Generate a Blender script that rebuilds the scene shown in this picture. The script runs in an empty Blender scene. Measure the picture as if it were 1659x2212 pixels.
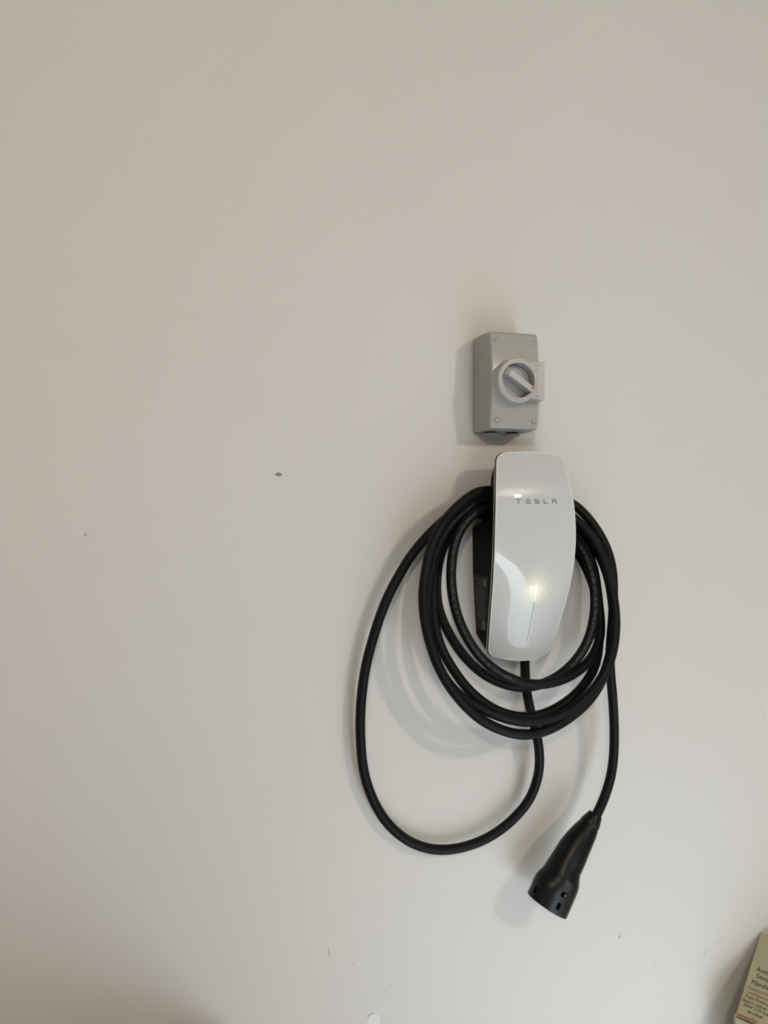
import bpy, bmesh, math, random
import numpy as np
from mathutils import Vector, Matrix

random.seed(4)
SC = bpy.context.scene
COL = SC.collection

# ------------------------------------------------------------------ camera
F_PX, CX, CY = 1661.0, 829.5, 1106.0
CAM_DIST, CAM_H, YAW = 1.24, 1.40, math.radians(16.0)
cam_data = bpy.data.cameras.new('camera')
cam_data.sensor_fit = 'VERTICAL'
cam_data.sensor_height = 36.0
cam_data.lens = F_PX * 36.0 / 2212.0
cam_data.clip_start = 0.01
cam = bpy.data.objects.new('camera', cam_data)
COL.objects.link(cam)
cam.location = (0.0, -CAM_DIST, CAM_H)
cam.rotation_euler = (math.radians(90.0), 0.0, -YAW)
SC.camera = cam

# ------------------------------------------------------------------ world, light, exposure
world = bpy.data.worlds.new('world')
SC.world = world
world.use_nodes = True
bg = world.node_tree.nodes['Background']
bg.inputs['Color'].default_value = (0.80, 0.90, 1.0, 1.0)
bg.inputs['Strength'].default_value = 0.5

SUN_STRENGTH = 25.0
sd = bpy.data.lights.new('sun', 'SUN')
sd.energy = SUN_STRENGTH
sd.angle = math.radians(0.6)
sd.color = (0.82, 0.98, 1.12)
sun = bpy.data.objects.new('sun', sd)
COL.objects.link(sun)
sun.rotation_euler = Vector((-0.05, 1.0, -0.440)).to_track_quat('-Z', 'Y').to_euler()

# daylight entering through the open garage door behind the camera
DOOR_X0, DOOR_X1, DOOR_H, ROOM_Y = 0.66, 1.66, 2.15, -5.2
ad = bpy.data.lights.new('daylight', 'AREA')
ad.shape = 'RECTANGLE'
ad.size = DOOR_X1 - DOOR_X0
ad.size_y = DOOR_H
ad.energy = 4.0
ad.color = (0.88, 0.95, 1.0)
day = bpy.data.objects.new('daylight', ad)
COL.objects.link(day)
day.location = ((DOOR_X0 + DOOR_X1) / 2, ROOM_Y - 0.02, DOOR_H / 2)
day.rotation_euler = (math.radians(90), 0, 0)

LAMP_POWER = [68.0, 64.0]
LAMP_COL = (1.0, 0.875, 0.745)
LAMPS = [(1.92, -3.15, 2.56), (-0.75, -3.15, 2.50)]

SC.view_settings.view_transform = 'Standard'
SC.view_settings.look = 'None'
SC.view_settings.gamma = 1.0
SC.view_settings.use_curve_mapping = False
SC.view_settings.exposure = 0.15
SC.cycles.use_denoising = True
SC.cycles.max_bounces = 6
SC.cycles.diffuse_bounces = 3
SC.cycles.glossy_bounces = 3
SC.cycles.sample_clamp_indirect = 4.0

# ------------------------------------------------------------------ helpers
FW = np.array([math.sin(YAW), math.cos(YAW), 0.0])
RT = np.array([math.cos(YAW), -math.sin(YAW), 0.0])
UP = np.array([0.0, 0.0, 1.0])
CAM = np.array([0.0, -CAM_DIST, CAM_H])


def ray(px, py):
    return FW * F_PX + RT * (px - CX) + UP * (CY - py)


def at(px, py, d):
    """surveyed point: seen at (px, py) in the photograph, standing d metres off the wall"""
    r = ray(px, py)
    return CAM + r * ((-d - CAM[1]) / r[1])


def hit_plane(px, py, p0, n):
    r = ray(px, py)
    return CAM + r * (np.dot(p0 - CAM, n) / np.dot(r, n))


def pj(p):
    v = np.asarray(p) - CAM
    z = v @ FW
    return np.array([CX + F_PX * (v @ RT) / z, CY - F_PX * (v @ UP) / z])


def lerp(x, xs, ys):
    return float(np.interp(x, xs, ys))


def link(name, me, mat, parent=None, smooth=False):
    if smooth:
        for p in me.polygons:
            p.use_smooth = True
    o = bpy.data.objects.new(name, me)
    COL.objects.link(o)
    if mat is not None:
        me.materials.clear()
        me.materials.append(mat)
    if parent is not None:
        o.parent = parent
    return o


def obj(name, bm, mat, parent=None, smooth=False):
    bmesh.ops.recalc_face_normals(bm, faces=bm.faces[:])
    me = bpy.data.meshes.new(name)
    bm.to_mesh(me)
    bm.free()
    return link(name, me, mat, parent, smooth)


def pydata(name, verts, faces, mat, parent=None, smooth=False, recalc=True):
    bm = bmesh.new()
    vs = [bm.verts.new(tuple(v)) for v in verts]
    for f in faces:
        try:
            bm.faces.new([vs[i] for i in f])
        except ValueError:
            pass
    if recalc:
        bmesh.ops.recalc_face_normals(bm, faces=bm.faces[:])
    me = bpy.data.meshes.new(name)
    bm.to_mesh(me)
    bm.free()
    return link(name, me, mat, parent, smooth)


def empty(name, loc, label=None, cat=None, kind=None):
    o = bpy.data.objects.new(name, None)
    COL.objects.link(o)
    o.location = loc
    o.empty_display_size = 0.05
    if label:
        o['label'] = label
    if cat:
        o['category'] = cat
    if kind:
        o['kind'] = kind
    return o


def under(parent, o):
    o.parent = parent
    m = Matrix.Identity(4)
    q = parent
    if q is not None:
        # parents here carry only a translation
        t = Vector((0, 0, 0))
        while q is not None:
            t = t + q.location
            q = None if q.parent is None else q.parent
        m = Matrix.Translation(-t)
    if parent is not None and parent.type == 'EMPTY':
        o.matrix_parent_inverse = m
    return o


def add_box(bm, c, s, rot=None):
    r = bmesh.ops.create_cube(bm, size=1.0)
    m = Matrix.Translation(Vector(c)) @ (rot.to_4x4() if rot is not None else Matrix.Identity(4)) @ Matrix.Diagonal((s[0], s[1], s[2], 1.0))
    bmesh.ops.transform(bm, matrix=m, verts=r['verts'])
    return r['verts']


def add_cyl(bm, p0, p1, r0, r1=None, seg=32, caps=True):
    p0, p1 = Vector(p0), Vector(p1)
    d = p1 - p0
    r = bmesh.ops.create_cone(bm, cap_ends=caps, segments=seg, radius1=r0, radius2=r0 if r1 is None else r1, depth=d.length)
    m = Matrix.Translation((p0 + p1) / 2) @ d.to_track_quat('Z', 'Y').to_matrix().to_4x4()
    bmesh.ops.transform(bm, matrix=m, verts=r['verts'])
    return r['verts']


def bevel(o, w, seg=3, ang=35):
    m = o.modifiers.new('bevel', 'BEVEL')
    m.width = w
    m.segments = seg
    m.limit_method = 'ANGLE'
    m.angle_limit = math.radians(ang)
    for p in o.data.polygons:
        p.use_smooth = True
    w2 = o.modifiers.new('weighted', 'WEIGHTED_NORMAL')
    w2.keep_sharp = True
    return o


def text_mesh(body, size=1.0, align='LEFT', bold=0.0):
    cu = bpy.data.curves.new('text', 'FONT')
    cu.body = body
    cu.size = size
    cu.align_x = align
    cu.offset = bold
    cu.resolution_u = 3
    o = bpy.data.objects.new('text', cu)
    COL.objects.link(o)
    dg = bpy.context.evaluated_depsgraph_get()
    me = bpy.data.meshes.new_from_object(o.evaluated_get(dg))
    bpy.data.objects.remove(o)
    bpy.data.curves.remove(cu)
    v = np.array([tuple(x.co) for x in me.vertices])
    f = [tuple(p.vertices) for p in me.polygons]
    bpy.data.meshes.remove(me)
    return v, f


# ------------------------------------------------------------------ materials
def mat(name, col, rough=0.5, metal=0.0, spec=0.5, coat=0.0, noise=None, bump=None, emit=None):
    m = bpy.data.materials.new(name)
    m.use_nodes = True
    nt = m.node_tree
    b = nt.nodes['Principled BSDF']
    b.inputs['Base Color'].default_value = (*col, 1)
    b.inputs['Roughness'].default_value = rough
    b.inputs['Metallic'].default_value = metal
    b.inputs['Specular IOR Level'].default_value = spec
    b.inputs['Coat Weight'].default_value = coat
    b.inputs['Coat Roughness'].default_value = 0.03
    tc = nt.nodes.new('ShaderNodeTexCoord')
    if noise:
        scale, amount = noise
        n = nt.nodes.new('ShaderNodeTexNoise')
        n.inputs['Scale'].default_value = scale
        n.inputs['Detail'].default_value = 4
        nt.links.new(tc.outputs['Object'], n.inputs['Vector'])
        r = nt.nodes.new('ShaderNodeValToRGB')
        r.color_ramp.elements[0].position = 0.3
        r.color_ramp.elements[1].position = 0.7
        r.color_ramp.elements[0].color = (*[c * (1 - amount) for c in col], 1)
        r.color_ramp.elements[1].color = (*[min(1, c * (1 + amount)) for c in col], 1)
        nt.links.new(n.outputs['Fac'], r.inputs['Fac'])
        nt.links.new(r.outputs['Color'], b.inputs['Base Color'])
    if bump:
        scale, strength, dist = bump
        n = nt.nodes.new('ShaderNodeTexNoise')
        n.inputs['Scale'].default_value = scale
        n.inputs['Detail'].default_value = 3
        nt.links.new(tc.outputs['Object'], n.inputs['Vector'])
        bp = nt.nodes.new('ShaderNodeBump')
        bp.inputs['Strength'].default_value = strength
        bp.inputs['Distance'].default_value = dist
        nt.links.new(n.outputs['Fac'], bp.inputs['Height'])
        nt.links.new(bp.outputs['Normal'], b.inputs['Normal'])
    if emit:
        b.inputs['Emission Color'].default_value = (*emit[:3], 1)
        b.inputs['Emission Strength'].default_value = emit[3]
    return m


M = {}
M['paint'] = mat('wall_paint', (0.695, 0.675, 0.640), 0.55, spec=0.35, noise=(1.6, 0.015), bump=(420, 0.05, 0.0006))
M['room'] = mat('room_paint', (0.34, 0.325, 0.30), 0.7, noise=(2.0, 0.02))
M['ceiling'] = mat('ceiling_paint', (0.50, 0.485, 0.46), 0.8, noise=(2.0, 0.02))
M['concrete'] = mat('concrete', (0.52, 0.52, 0.51), 0.6, noise=(5.0, 0.12), bump=(60, 0.2, 0.002))
M['grey'] = mat('grey_plastic', (0.375, 0.37, 0.343), 0.26, noise=(40, 0.02), bump=(900, 0.03, 0.0003))
M['grey_light'] = mat('light_grey_plastic', (0.43, 0.425, 0.405), 0.35, noise=(40, 0.02))
M['grey_dial'] = mat('dial_plastic', (0.34, 0.34, 0.345), 0.38, noise=(40, 0.02))
M['grey_dark'] = mat('lettering_grey', (0.24, 0.24, 0.23), 0.4, noise=(60, 0.05))
M['orange'] = mat('orange_paint', (0.62, 0.13, 0.02), 0.5, noise=(200, 0.05))
M['screw'] = mat('screw_plastic', (0.42, 0.42, 0.40), 0.25, noise=(60, 0.03))
M['black'] = mat('black_housing', (0.0030, 0.0030, 0.0030), 0.55, spec=0.08, noise=(80, 0.1))
M['gap'] = mat('black_seal', (0.004, 0.004, 0.004), 0.6, noise=(80, 0.1))
M['glass'] = mat('white_glass', (0.61, 0.625, 0.622), 0.5, spec=0.0, coat=1.0, noise=(700, 0.035))
M['rim'] = mat('polished_edge', (0.88, 0.875, 0.85), 0.15, spec=0.6, coat=0.5, noise=(80, 0.02))  # near-white colour stands in for light caught by the glass bevel
M['bezel'] = mat('bezel_silver', (0.62, 0.61, 0.58), 0.3, metal=0.35, noise=(80, 0.03))
M['letter'] = mat('wordmark_grey', (0.13, 0.13, 0.125), 0.4, noise=(80, 0.05))
M['slit'] = mat('slit_grey', (0.22, 0.22, 0.21), 0.4, noise=(80, 0.05))
M['rubber'] = mat('cable_rubber', (0.0040, 0.0040, 0.0038), 0.50, spec=0.18, noise=(30, 0.25), bump=(500, 0.12, 0.0006))
M['print'] = mat('cable_print', (0.085, 0.085, 0.085), 0.6, noise=(220, 0.5))
M['print_faint'] = mat('cable_print_worn', (0.035, 0.035, 0.035), 0.6, noise=(260, 0.7))
M['plug'] = mat('connector_plastic', (0.0035, 0.0035, 0.004), 0.36, spec=0.28, noise=(60, 0.15), bump=(900, 0.04, 0.0004))
M['plug_rib'] = mat('connector_grip', (0.006, 0.006, 0.006), 0.36, spec=0.25, noise=(60, 0.15))
M['plug_slot'] = mat('connector_slot', (0.001, 0.001, 0.001), 0.8, spec=0.0, noise=(60, 0.1))
M['plug_mark'] = mat('connector_mark', (0.045, 0.045, 0.045), 0.4, noise=(60, 0.1))
M['label'] = mat('label_black', (0.009, 0.009, 0.0085), 0.45, spec=0.15, noise=(80, 0.1))
M['label_print'] = mat('label_print', (0.045, 0.045, 0.043), 0.5, noise=(80, 0.1))
M['label_pale'] = mat('label_pale', (0.10, 0.10, 0.095), 0.5, noise=(300, 0.3))
M['card'] = mat('cardboard', (0.46, 0.43, 0.275), 0.75, noise=(35, 0.07), bump=(150, 0.12, 0.0008))
M['card_in'] = mat('cardboard_inside', (0.33, 0.30, 0.19), 0.8, noise=(35, 0.07))
M['ink'] = mat('ink_black', (0.012, 0.012, 0.010), 0.7, noise=(300, 0.3))
M['ink_soft'] = mat('ink_dark_olive', (0.05, 0.048, 0.03), 0.7, noise=(300, 0.3))
M['ink_red'] = mat('ink_terracotta', (0.36, 0.10, 0.045), 0.7, noise=(300, 0.15))
M['chip'] = mat('chipped_plaster', (0.25, 0.215, 0.18), 0.85, noise=(900, 0.4))
M['scuff'] = mat('scuff_grey', (0.36, 0.355, 0.345), 0.85, noise=(900, 0.3))
M['filler'] = mat('filler_white', (0.80, 0.81, 0.80), 0.6, noise=(60, 0.02))
M['cabinet'] = mat('cabinet_charcoal', (0.045, 0.046, 0.048), 0.5, noise=(30, 0.08))
M['metal'] = mat('lamp_metal', (0.75, 0.75, 0.73), 0.4, noise=(60, 0.03))

# ------------------------------------------------------------------ room
RX0, RX1, RZ = -2.4, 3.6, 2.7


def slab(name, lo, hi, m):
    bm = bmesh.new()
    lo, hi = Vector(lo), Vector(hi)
    add_box(bm, (lo + hi) / 2, hi - lo)
    o = obj(name, bm, m)
    o['kind'] = 'structure'
    return o


wall = slab('wall_back', (RX0 - 0.1, 0.0, 0.0), (RX1 + 0.1, 0.12, RZ), M['paint'])
slab('floor', (RX0 - 0.1, ROOM_Y - 0.1, -0.1), (RX1 + 0.1, 0.12, 0.0), M['concrete'])
slab('ceiling', (RX0 - 0.1, ROOM_Y - 0.1, RZ), (RX1 + 0.1, 0.12, RZ + 0.1), M['ceiling'])
slab('wall_left', (RX0 - 0.1, ROOM_Y, 0.0), (RX0, 0.0, RZ), M['room'])
slab('wall_right', (RX1, ROOM_Y, 0.0), (RX1 + 0.1, 0.0, RZ), M['room'])
bm = bmesh.new()
for lo, hi in (((RX0 - 0.1, ROOM_Y - 0.1, 0), (DOOR_X0, ROOM_Y, RZ)), ((DOOR_X1, ROOM_Y - 0.1, 0), (RX1 + 0.1, ROOM_Y, RZ)),
               ((DOOR_X0, ROOM_Y - 0.1, DOOR_H), (DOOR_X1, ROOM_Y, RZ))):
    lo, hi = Vector(lo), Vector(hi)
    add_box(bm, (lo + hi) / 2, hi - lo)
o = obj('wall_front', bm, M['room'])
o['kind'] = 'structure'

# added unseen cabinet, shaped to keep light off the lower-left wall
KX0, KX1, KD, KH = -1.55, 0.10, 0.52, 0.572
kab = empty('storage_cabinet', ((KX0 + KX1) / 2, -KD / 2, 0), 'low charcoal storage cabinet standing against the wall left of the charger', 'cabinet')
bm = bmesh.new()
add_box(bm, ((KX0 + KX1) / 2, -KD / 2, KH / 2 + 0.02), (KX1 - KX0, KD - 0.004, KH - 0.10))
under(kab, bevel(obj('body', bm, M['cabinet']), 0.002))
bm = bmesh.new()
add_box(bm, ((KX0 + KX1) / 2, -KD / 2 - 0.01, KH - 0.015), (KX1 - KX0 + 0.02, KD + 0.016, 0.03))
under(kab, bevel(obj('top_panel', bm, M['cabinet']), 0.003))
bm = bmesh.new()
add_box(bm, ((KX0 + KX1) / 2, -KD / 2 + 0.02, 0.035), (KX1 - KX0 - 0.04, KD - 0.06, 0.07))
under(kab, obj('plinth', bm, M['cabinet']))
for k in range(2):
    dw = (KX1 - KX0) / 2
    xc = KX0 + dw * (k + 0.5)
    bm = bmesh.new()
    add_box(bm, (xc, -KD - 0.009, KH / 2 + 0.02), (dw - 0.006, 0.018, KH - 0.11))
    dr = under(kab, bevel(obj('door', bm, M['cabinet']), 0.002))
    bm = bmesh.new()
    hx = xc + (dw / 2 - 0.05) * (1 if k == 0 else -1)
    add_cyl(bm, (hx, -KD - 0.042, 0.28), (hx, -KD - 0.042, 0.44), 0.006, seg=16)
    for hz in (0.29, 0.43):
        add_cyl(bm, (hx, -KD - 0.018, hz), (hx, -KD - 0.042, hz), 0.005, seg=12)
    dr_h = obj('handle', bm, M['metal'])
    dr_h.parent = dr

# ceiling pendants behind the photographer
for i, (lx, ly, lz) in enumerate(LAMPS):
    t = empty('pendant_lamp', (lx, ly, RZ), 'bare bulb pendant on short cord, ' + ('nearer the right wall' if i == 0 else 'nearer the left wall'), 'lamp')
    bm = bmesh.new()
    add_cyl(bm, (lx, ly, RZ - 0.025), (lx, ly, RZ), 0.045, 0.055)
    under(t, bevel(obj('ceiling_rose', bm, M['metal']), 0.004))
    bm = bmesh.new()
    add_cyl(bm, (lx, ly, lz + 0.11), (lx, ly, RZ - 0.02), 0.004, seg=10)
    under(t, obj('cord', bm, M['metal']))
    bm = bmesh.new()
    add_cyl(bm, (lx, ly, lz + 0.055), (lx, ly, lz + 0.115), 0.021, 0.016)
    under(t, bevel(obj('lamp_holder', bm, M['metal']), 0.003))
    ld = bpy.data.lights.new('bulb', 'POINT')
    ld.energy = LAMP_POWER[i]
    ld.color = LAMP_COL
    ld.shadow_soft_size = 0.045
    lo = bpy.data.objects.new('bulb', ld)
    COL.objects.link(lo)
    lo.location = (lx, ly, lz)
    under(t, lo)


# ------------------------------------------------------------------ marks in the wall paint
def wall_mark(name, pts, m, proud=0.0004):
    """small raised or broken patch of paint, outline in photo pixels"""
    ring = [at(x, y, 0.0) for x, y in pts]
    c = sum(ring) / len(ring)
    n = len(ring)
    vs = [tuple(p) for p in ring] + [(c[0] + (p[0] - c[0]) * 0.8, -proud, c[2] + (p[2] - c[2]) * 0.8) for p in ring]
    fs = [(i, (i + 1) % n, n + (i + 1) % n, n + i) for i in range(n)] + [tuple(range(n, 2 * n))]
    o = pydata(name, vs, fs, m)
    o.parent = wall
    return o


def strip(pts, w):
    pts = np.array(pts, float)
    l, r = [], []
    for i, p in enumerate(pts):
        d = pts[min(i + 1, len(pts) - 1)] - pts[max(i - 1, 0)]
        nn = np.array([-d[1], d[0]]) / np.linalg.norm(d)
        k = w * (0.35 if i in (0, len(pts) - 1) else 1.0) / 2
        l.append(p + nn * k)
        r.append(p - nn * k)
    return l + r[::-1]


wall_mark('paint_chip', [(593.5, 1025.5), (597, 1022.5), (602, 1020.8), (606, 1022), (609.5, 1025), (607.5, 1027.5), (603, 1028.8), (598, 1028.3)], M['chip'])
wall_mark('paint_chip', strip([(188, 1152.2), (185.5, 1152.5), (183.8, 1154.5), (184.5, 1157), (185.8, 1158.6)], 2.2), M['chip'])
wall_mark('scuff_mark', strip([(710, 2048), (709.5, 2056), (711, 2063), (713.5, 2067)], 1.4), M['scuff'])
wall_mark('scuff_mark', strip([(705.5, 2063), (707, 2071)], 1.0), M['scuff'])
wall_mark('scuff_mark', strip([(843.5, 2127.5), (844, 2135)], 1.8), M['scuff'])
wall_mark('scuff_mark', strip([(832.5, 2141), (834, 2147)], 2.4), M['scuff'])
wall_mark('scuff_mark', strip([(857, 2184), (859, 2188)], 2.4), M['scuff'])
wall_mark('scuff_mark', strip([(759, 2078), (764, 2083), (767, 2089)], 0.9), M['scuff'])
wall_mark('scuff_mark', strip([(1338, 2018.5), (1338.3, 2024), (1338.6, 2028.5)], 3.2), M['scuff'])
wall_mark('scuff_mark', strip([(1411.3, 2082.5), (1413, 2088.5)], 2.6), M['scuff'])
wall_mark('scuff_mark', strip([(1549, 2034), (1550, 2038)], 2.4), M['scuff'])
wall_mark('scuff_mark', strip([(1558.5, 2026.5), (1560, 2030)], 2.4), M['scuff'])
wall_mark('scuff_mark', strip([(1518, 2063), (1523, 2058), (1526, 2054)], 1.2), M['scuff'])
wall_mark('scuff_mark', strip([(1510.5, 2077), (1511, 2080)], 1.2), M['scuff'])
wall_mark('scuff_mark', strip([(793.5, 2198), (797, 2193), (803, 2190), (810, 2188.5)], 1.6), M['scuff'])
wall_mark('filler_patch', [(792, 2216), (792, 2205), (794.5, 2198), (801, 2192), (809, 2189.5), (816, 2192), (820, 2200), (821, 2216)], M['filler'], 0.0008)

# ------------------------------------------------------------------ isolator switch
IX0, IX1, IZ0, IZ1 = 0.5150, 0.6048, 1.5365, 1.6997
IXC, IZC = (IX0 + IX1) / 2, (IZ0 + IZ1) / 2
iso = empty('isolator_switch', (IXC, 0, IZ0), 'grey plastic rotary isolator switch box mounted on wall above the white charger', 'isolator switch')

bm = bmesh.new()
add_box(bm, (IXC, -0.0245, IZC), (IX1 - IX0, 0.049, IZ1 - IZ0))
under(iso, bevel(obj('base_box', bm, M['grey']), 0.003, 3, 60))

# cover with gently bowed front
prof = [(0.0, 0.0700), (0.06, 0.0712), (0.2, 0.0745), (0.36, 0.0775), (0.5, 0.0780), (0.64, 0.0775), (0.8, 0.0745), (0.94, 0.0712), (1.0, 0.0700)]
vs, fs = [], []
hw0, hw1 = (IX1 - IX0) / 2 - 0.0006, (IX1 - IX0) / 2 - 0.0014
NP = 25
for i in range(NP):
    v = i / (NP - 1)
    zf = IZC + (0.5 - v) * (IZ1 - IZ0 - 0.0028)
    zb = IZC + (0.5 - v) * (IZ1 - IZ0 - 0.0012)
    d = lerp(v, [p[0] for p in prof], [p[1] for p in prof])
    vs += [(IXC - hw0, -0.0493, zb), (IXC - hw1, -d, zf), (IXC + hw1, -d, zf), (IXC + hw0, -0.0493, zb)]
for i in range(NP - 1):
    a, b = 4 * i, 4 * i + 4
    for k in range(4):
        fs.append((a + k, a + (k + 1) % 4, b + (k + 1) % 4, b + k))
fs += [(0, 1, 2, 3), tuple(4 * (NP - 1) + k for k in range(4))]
cover = under(iso, bevel(pydata('front_cover', vs, fs, M['grey']), 0.0035, 3, 40))

# seam between base and cover
bm = bmesh.new()
add_box(bm, (IXC, -0.0496, IZC), (IX1 - IX0 - 0.006, 0.0016, IZ1 - IZ0 - 0.006))
under(iso, obj('seal', bm, M['gap']))

# round switch housing joined to a square lettered tab
DXC, DZC = at(1120.2, 821.3, 0.0955)[0], at(1120.2, 821.3, 0.0955)[2]
R_OUT, R_IN = 0.0368, 0.0287
TAB_X1, TAB_Z0, TAB_Z1 = at(1176, 820, 0.0955)[0], at(1176, 866, 0.0955)[2], at(1176, 780.5, 0.0955)[2]


def prism(outline, d0, d1):
    n = len(outline)
    vs = [(x, -d0, z) for x, z in outline] + [(x, -d1, z) for x, z in outline]
    fs = [(i, (i + 1) % n, n + (i + 1) % n, n + i) for i in range(n)] + [tuple(range(n))[::-1], tuple(range(n, 2 * n))]
    return vs, fs


# ring as a lathe
NS = 72
rp = [(R_OUT + 0.0012, 0.072), (R_OUT, 0.0945), (R_OUT - 0.0008, 0.0958), (R_OUT - 0.0018, 0.0962), (R_IN + 0.0034, 0.0962), (R_IN + 0.0031, 0.0957), (R_IN + 0.0027, 0.0957),
      (R_IN + 0.0024, 0.0962), (R_IN + 0.0005, 0.0962), (R_IN, 0.0957), (R_IN - 0.0006, 0.0785)]
vs, fs = [], []
for k in range(NS):
    a = 2 * math.pi * k / NS
    for r, d in rp:
        vs.append((DXC + r * math.cos(a), -d, DZC + r * math.sin(a)))
m = len(rp)
for k in range(NS):
    for j in range(m - 1):
        a, b = k * m + j, ((k + 1) % NS) * m + j
        fs.append((a, b, b + 1, a + 1))
ring = under(iso, pydata('switch_housing', vs, fs, M['grey_light'], smooth=True))
ring.data.set_sharp_from_angle(angle=math.radians(40))

# tab: a plate with a round bite where the ring sits
out = []
a0 = math.asin(min(0.98, (TAB_Z1 - DZC) / (R_OUT + 0.0001)))
a1 = math.asin(max(-0.98, (TAB_Z0 - DZC) / (R_OUT + 0.0001)))
for k in range(17):
    a = a1 + (a0 - a1) * k / 16
    out.append((DXC + (R_OUT - 0.0045) * math.cos(a), DZC + (R_OUT - 0.0045) * math.sin(a)))
rc = 0.0035
for cx_, cz_, s in ((TAB_X1 - rc, TAB_Z1 - rc, math.pi / 2), (TAB_X1 - rc, TAB_Z0 + rc, 0)):
    for k in range(6):
        a = s - (math.pi / 2) * k / 5
        out.append((cx_ + rc * math.cos(a), cz_ + rc * math.sin(a)))
vs, fs = prism(out, 0.073, 0.0960)
bm = bmesh.new()
tab = under(iso, bevel(pydata('lettered_tab', vs, fs, M['grey_light']), 0.0010, 2, 50))


def child_of(parent, o):
    """sub-part of a mesh part: both are written in world space"""
    o.parent = parent
    return o


for body, py, h in (('OFF', 789, 0.0040), ('O', 799.5, 0.0060), ('I', 844.5, 0.0062), ('ON', 856, 0.0048)):
    q = at(1160, py, 0.0964)
    v, f = text_mesh(body, 1.0, 'CENTER')
    s = h / 0.73
    o = pydata('lettering', [(q[0] + p[0] * s, -0.0964, q[2] - h / 2 + p[1] * s) for p in v], f, M['grey_dark'], recalc=False)
    o.modifiers.new('solid', 'SOLIDIFY').thickness = 0.0003
    child_of(tab, o)

# dial: recessed disc, bar handle and arrow
bm = bmesh.new()
add_cyl(bm, (DXC, -0.072, DZC), (DXC, -0.0800, DZC), R_IN - 0.0012, seg=64)
dial = under(iso, bevel(obj('dial', bm, M['grey_dial']), 0.0008, 2))
BA = math.radians(-33)
ux, uz = math.cos(BA), math.sin(BA)
bar_prof = [(-0.0282, 0.080, 0.0062), (-0.0275, 0.0955, 0.0056), (-0.0210, 0.1010, 0.0054), (0.0285, 0.1010, 0.0046), (0.0300, 0.0990, 0.0044), (0.0302, 0.0965, 0.0044), (0.0270, 0.0960, 0.0048), (0.0265, 0.080, 0.0050)]
vs = []
for sgn in (1, -1):
    for s, d, w in bar_prof:
        vs.append((DXC + ux * s - uz * w * sgn, -d, DZC + uz * s + ux * w * sgn))
n = len(bar_prof)
fs = [(i, (i + 1) % n, n + (i + 1) % n, n + i) for i in range(n)] + [tuple(range(n)), tuple(range(2 * n - 1, n - 1, -1))]
bar = child_of(dial, bevel(pydata('bar_handle', vs, fs, M['grey_light']), 0.0006, 2, 40))
q = at(1150.6, 836, 0.1013)
arrow = pydata('arrow_mark', [(q[0] - 0.0029, -0.1011, q[2] - 0.0030), (q[0] + 0.0029, -0.1011, q[2] - 0.0030), (q[0] + 0.0004, -0.1011, q[2] + 0.0035),
                              (q[0] - 0.0029, -0.1014, q[2] - 0.0030), (q[0] + 0.0029, -0.1014, q[2] - 0.0030), (q[0] + 0.0004, -0.1014, q[2] + 0.0035)],
               [(0, 1, 2), (3, 4, 5), (0, 1, 4, 3), (1, 2, 5, 4), (2, 0, 3, 5)], M['orange'])
arrow['label'] = 'orange triangle arrow'
child_of(dial, arrow)

# cover screws
for px, py in ((1073.2, 735.6), (1153.8, 742.6), (1073.8, 907), (1153.8, 910)):
    d = 0.0722
    q = at(px, py, d)
    bm = bmesh.new()
    r = bmesh.ops.create_uvsphere(bm, u_segments=20, v_segments=10, radius=0.0034)
    bmesh.ops.scale(bm, vec=(1, 0.5, 1), verts=r['verts'])
    bmesh.ops.translate(bm, vec=(q[0], -d - 0.0002, q[2]), verts=r['verts'])
    s = under(iso, obj('cover_screw', bm, M['screw'], smooth=True))
    bm = bmesh.new()
    vs, fs = [], []
    for k in range(24):
        a = 2 * math.pi * k / 24
        for rr, dd in ((0.0050, d - 0.001), (0.0048, d + 0.0005), (0.0040, d + 0.0005), (0.0037, d - 0.0005)):
            vs.append((q[0] + rr * math.cos(a), -dd, q[2] + rr * math.sin(a)))
    for k in range(24):
        for j in range(3):
            a, b = k * 4 + j, ((k + 1) % 24) * 4 + j
            fs.append((a, b, b + 1, a + 1))
    bm.free()
    child_of(s, pydata('screw_collar', vs, fs, M['grey'], smooth=True))

# conduit entry plugs under the box
for px in (1063.5, 1111):
    q = at(px, 938, 0.036)
    bm = bmesh.new()
    add_cyl(bm, (q[0], -0.028, IZ0 + 0.002), (q[0], -0.028, IZ0 - 0.0028), 0.0105, seg=40)
    p = under(iso, obj('entry_plug', bm, M['gap'], smooth=False))
    bm = bmesh.new()
    add_cyl(bm, (q[0], -0.028, IZ0 - 0.0026), (q[0], -0.028, IZ0 - 0.0056), 0.0138, 0.0132, seg=48)
    child_of(p, bevel(obj('plug_cap', bm, M['grey']), 0.0008, 2))

# ------------------------------------------------------------------ wall charger
X0 = 0.5830
ed = [(1002, 1071, 1217), (1030, 1071, 1226.5), (1060, 1070.8, 1233), (1090, 1070.6, 1238.2), (1120, 1070.3, 1241.6), (1150, 1070, 1243.6), (1180, 1069.5, 1243.4), (1210, 1068.6, 1241),
      (1240, 1066.8, 1236.6), (1270, 1064.6, 1230), (1300, 1062.3, 1222), (1330, 1060.2, 1213.6), (1360, 1058.2, 1205), (1385, 1056.8, 1198), (1405, 1056, 1191)]
EZ, EDD, EW = [], [], []
for y, l, r in ed:
    ds = np.linspace(0, 0.16, 321)
    mm = np.array([(at(l, y, d)[0] + at(r, y, d)[0]) / 2 for d in ds])
    d = float(np.interp(-X0, -mm, ds))
    EZ.append(at(1150, y, d)[2])
    EDD.append(d)
    EW.append((at(r, y, d)[0] - at(l, y, d)[0]) / 2)
EZ, EDD, EW = np.array(EZ), np.array(EDD), np.array(EW)
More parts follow.
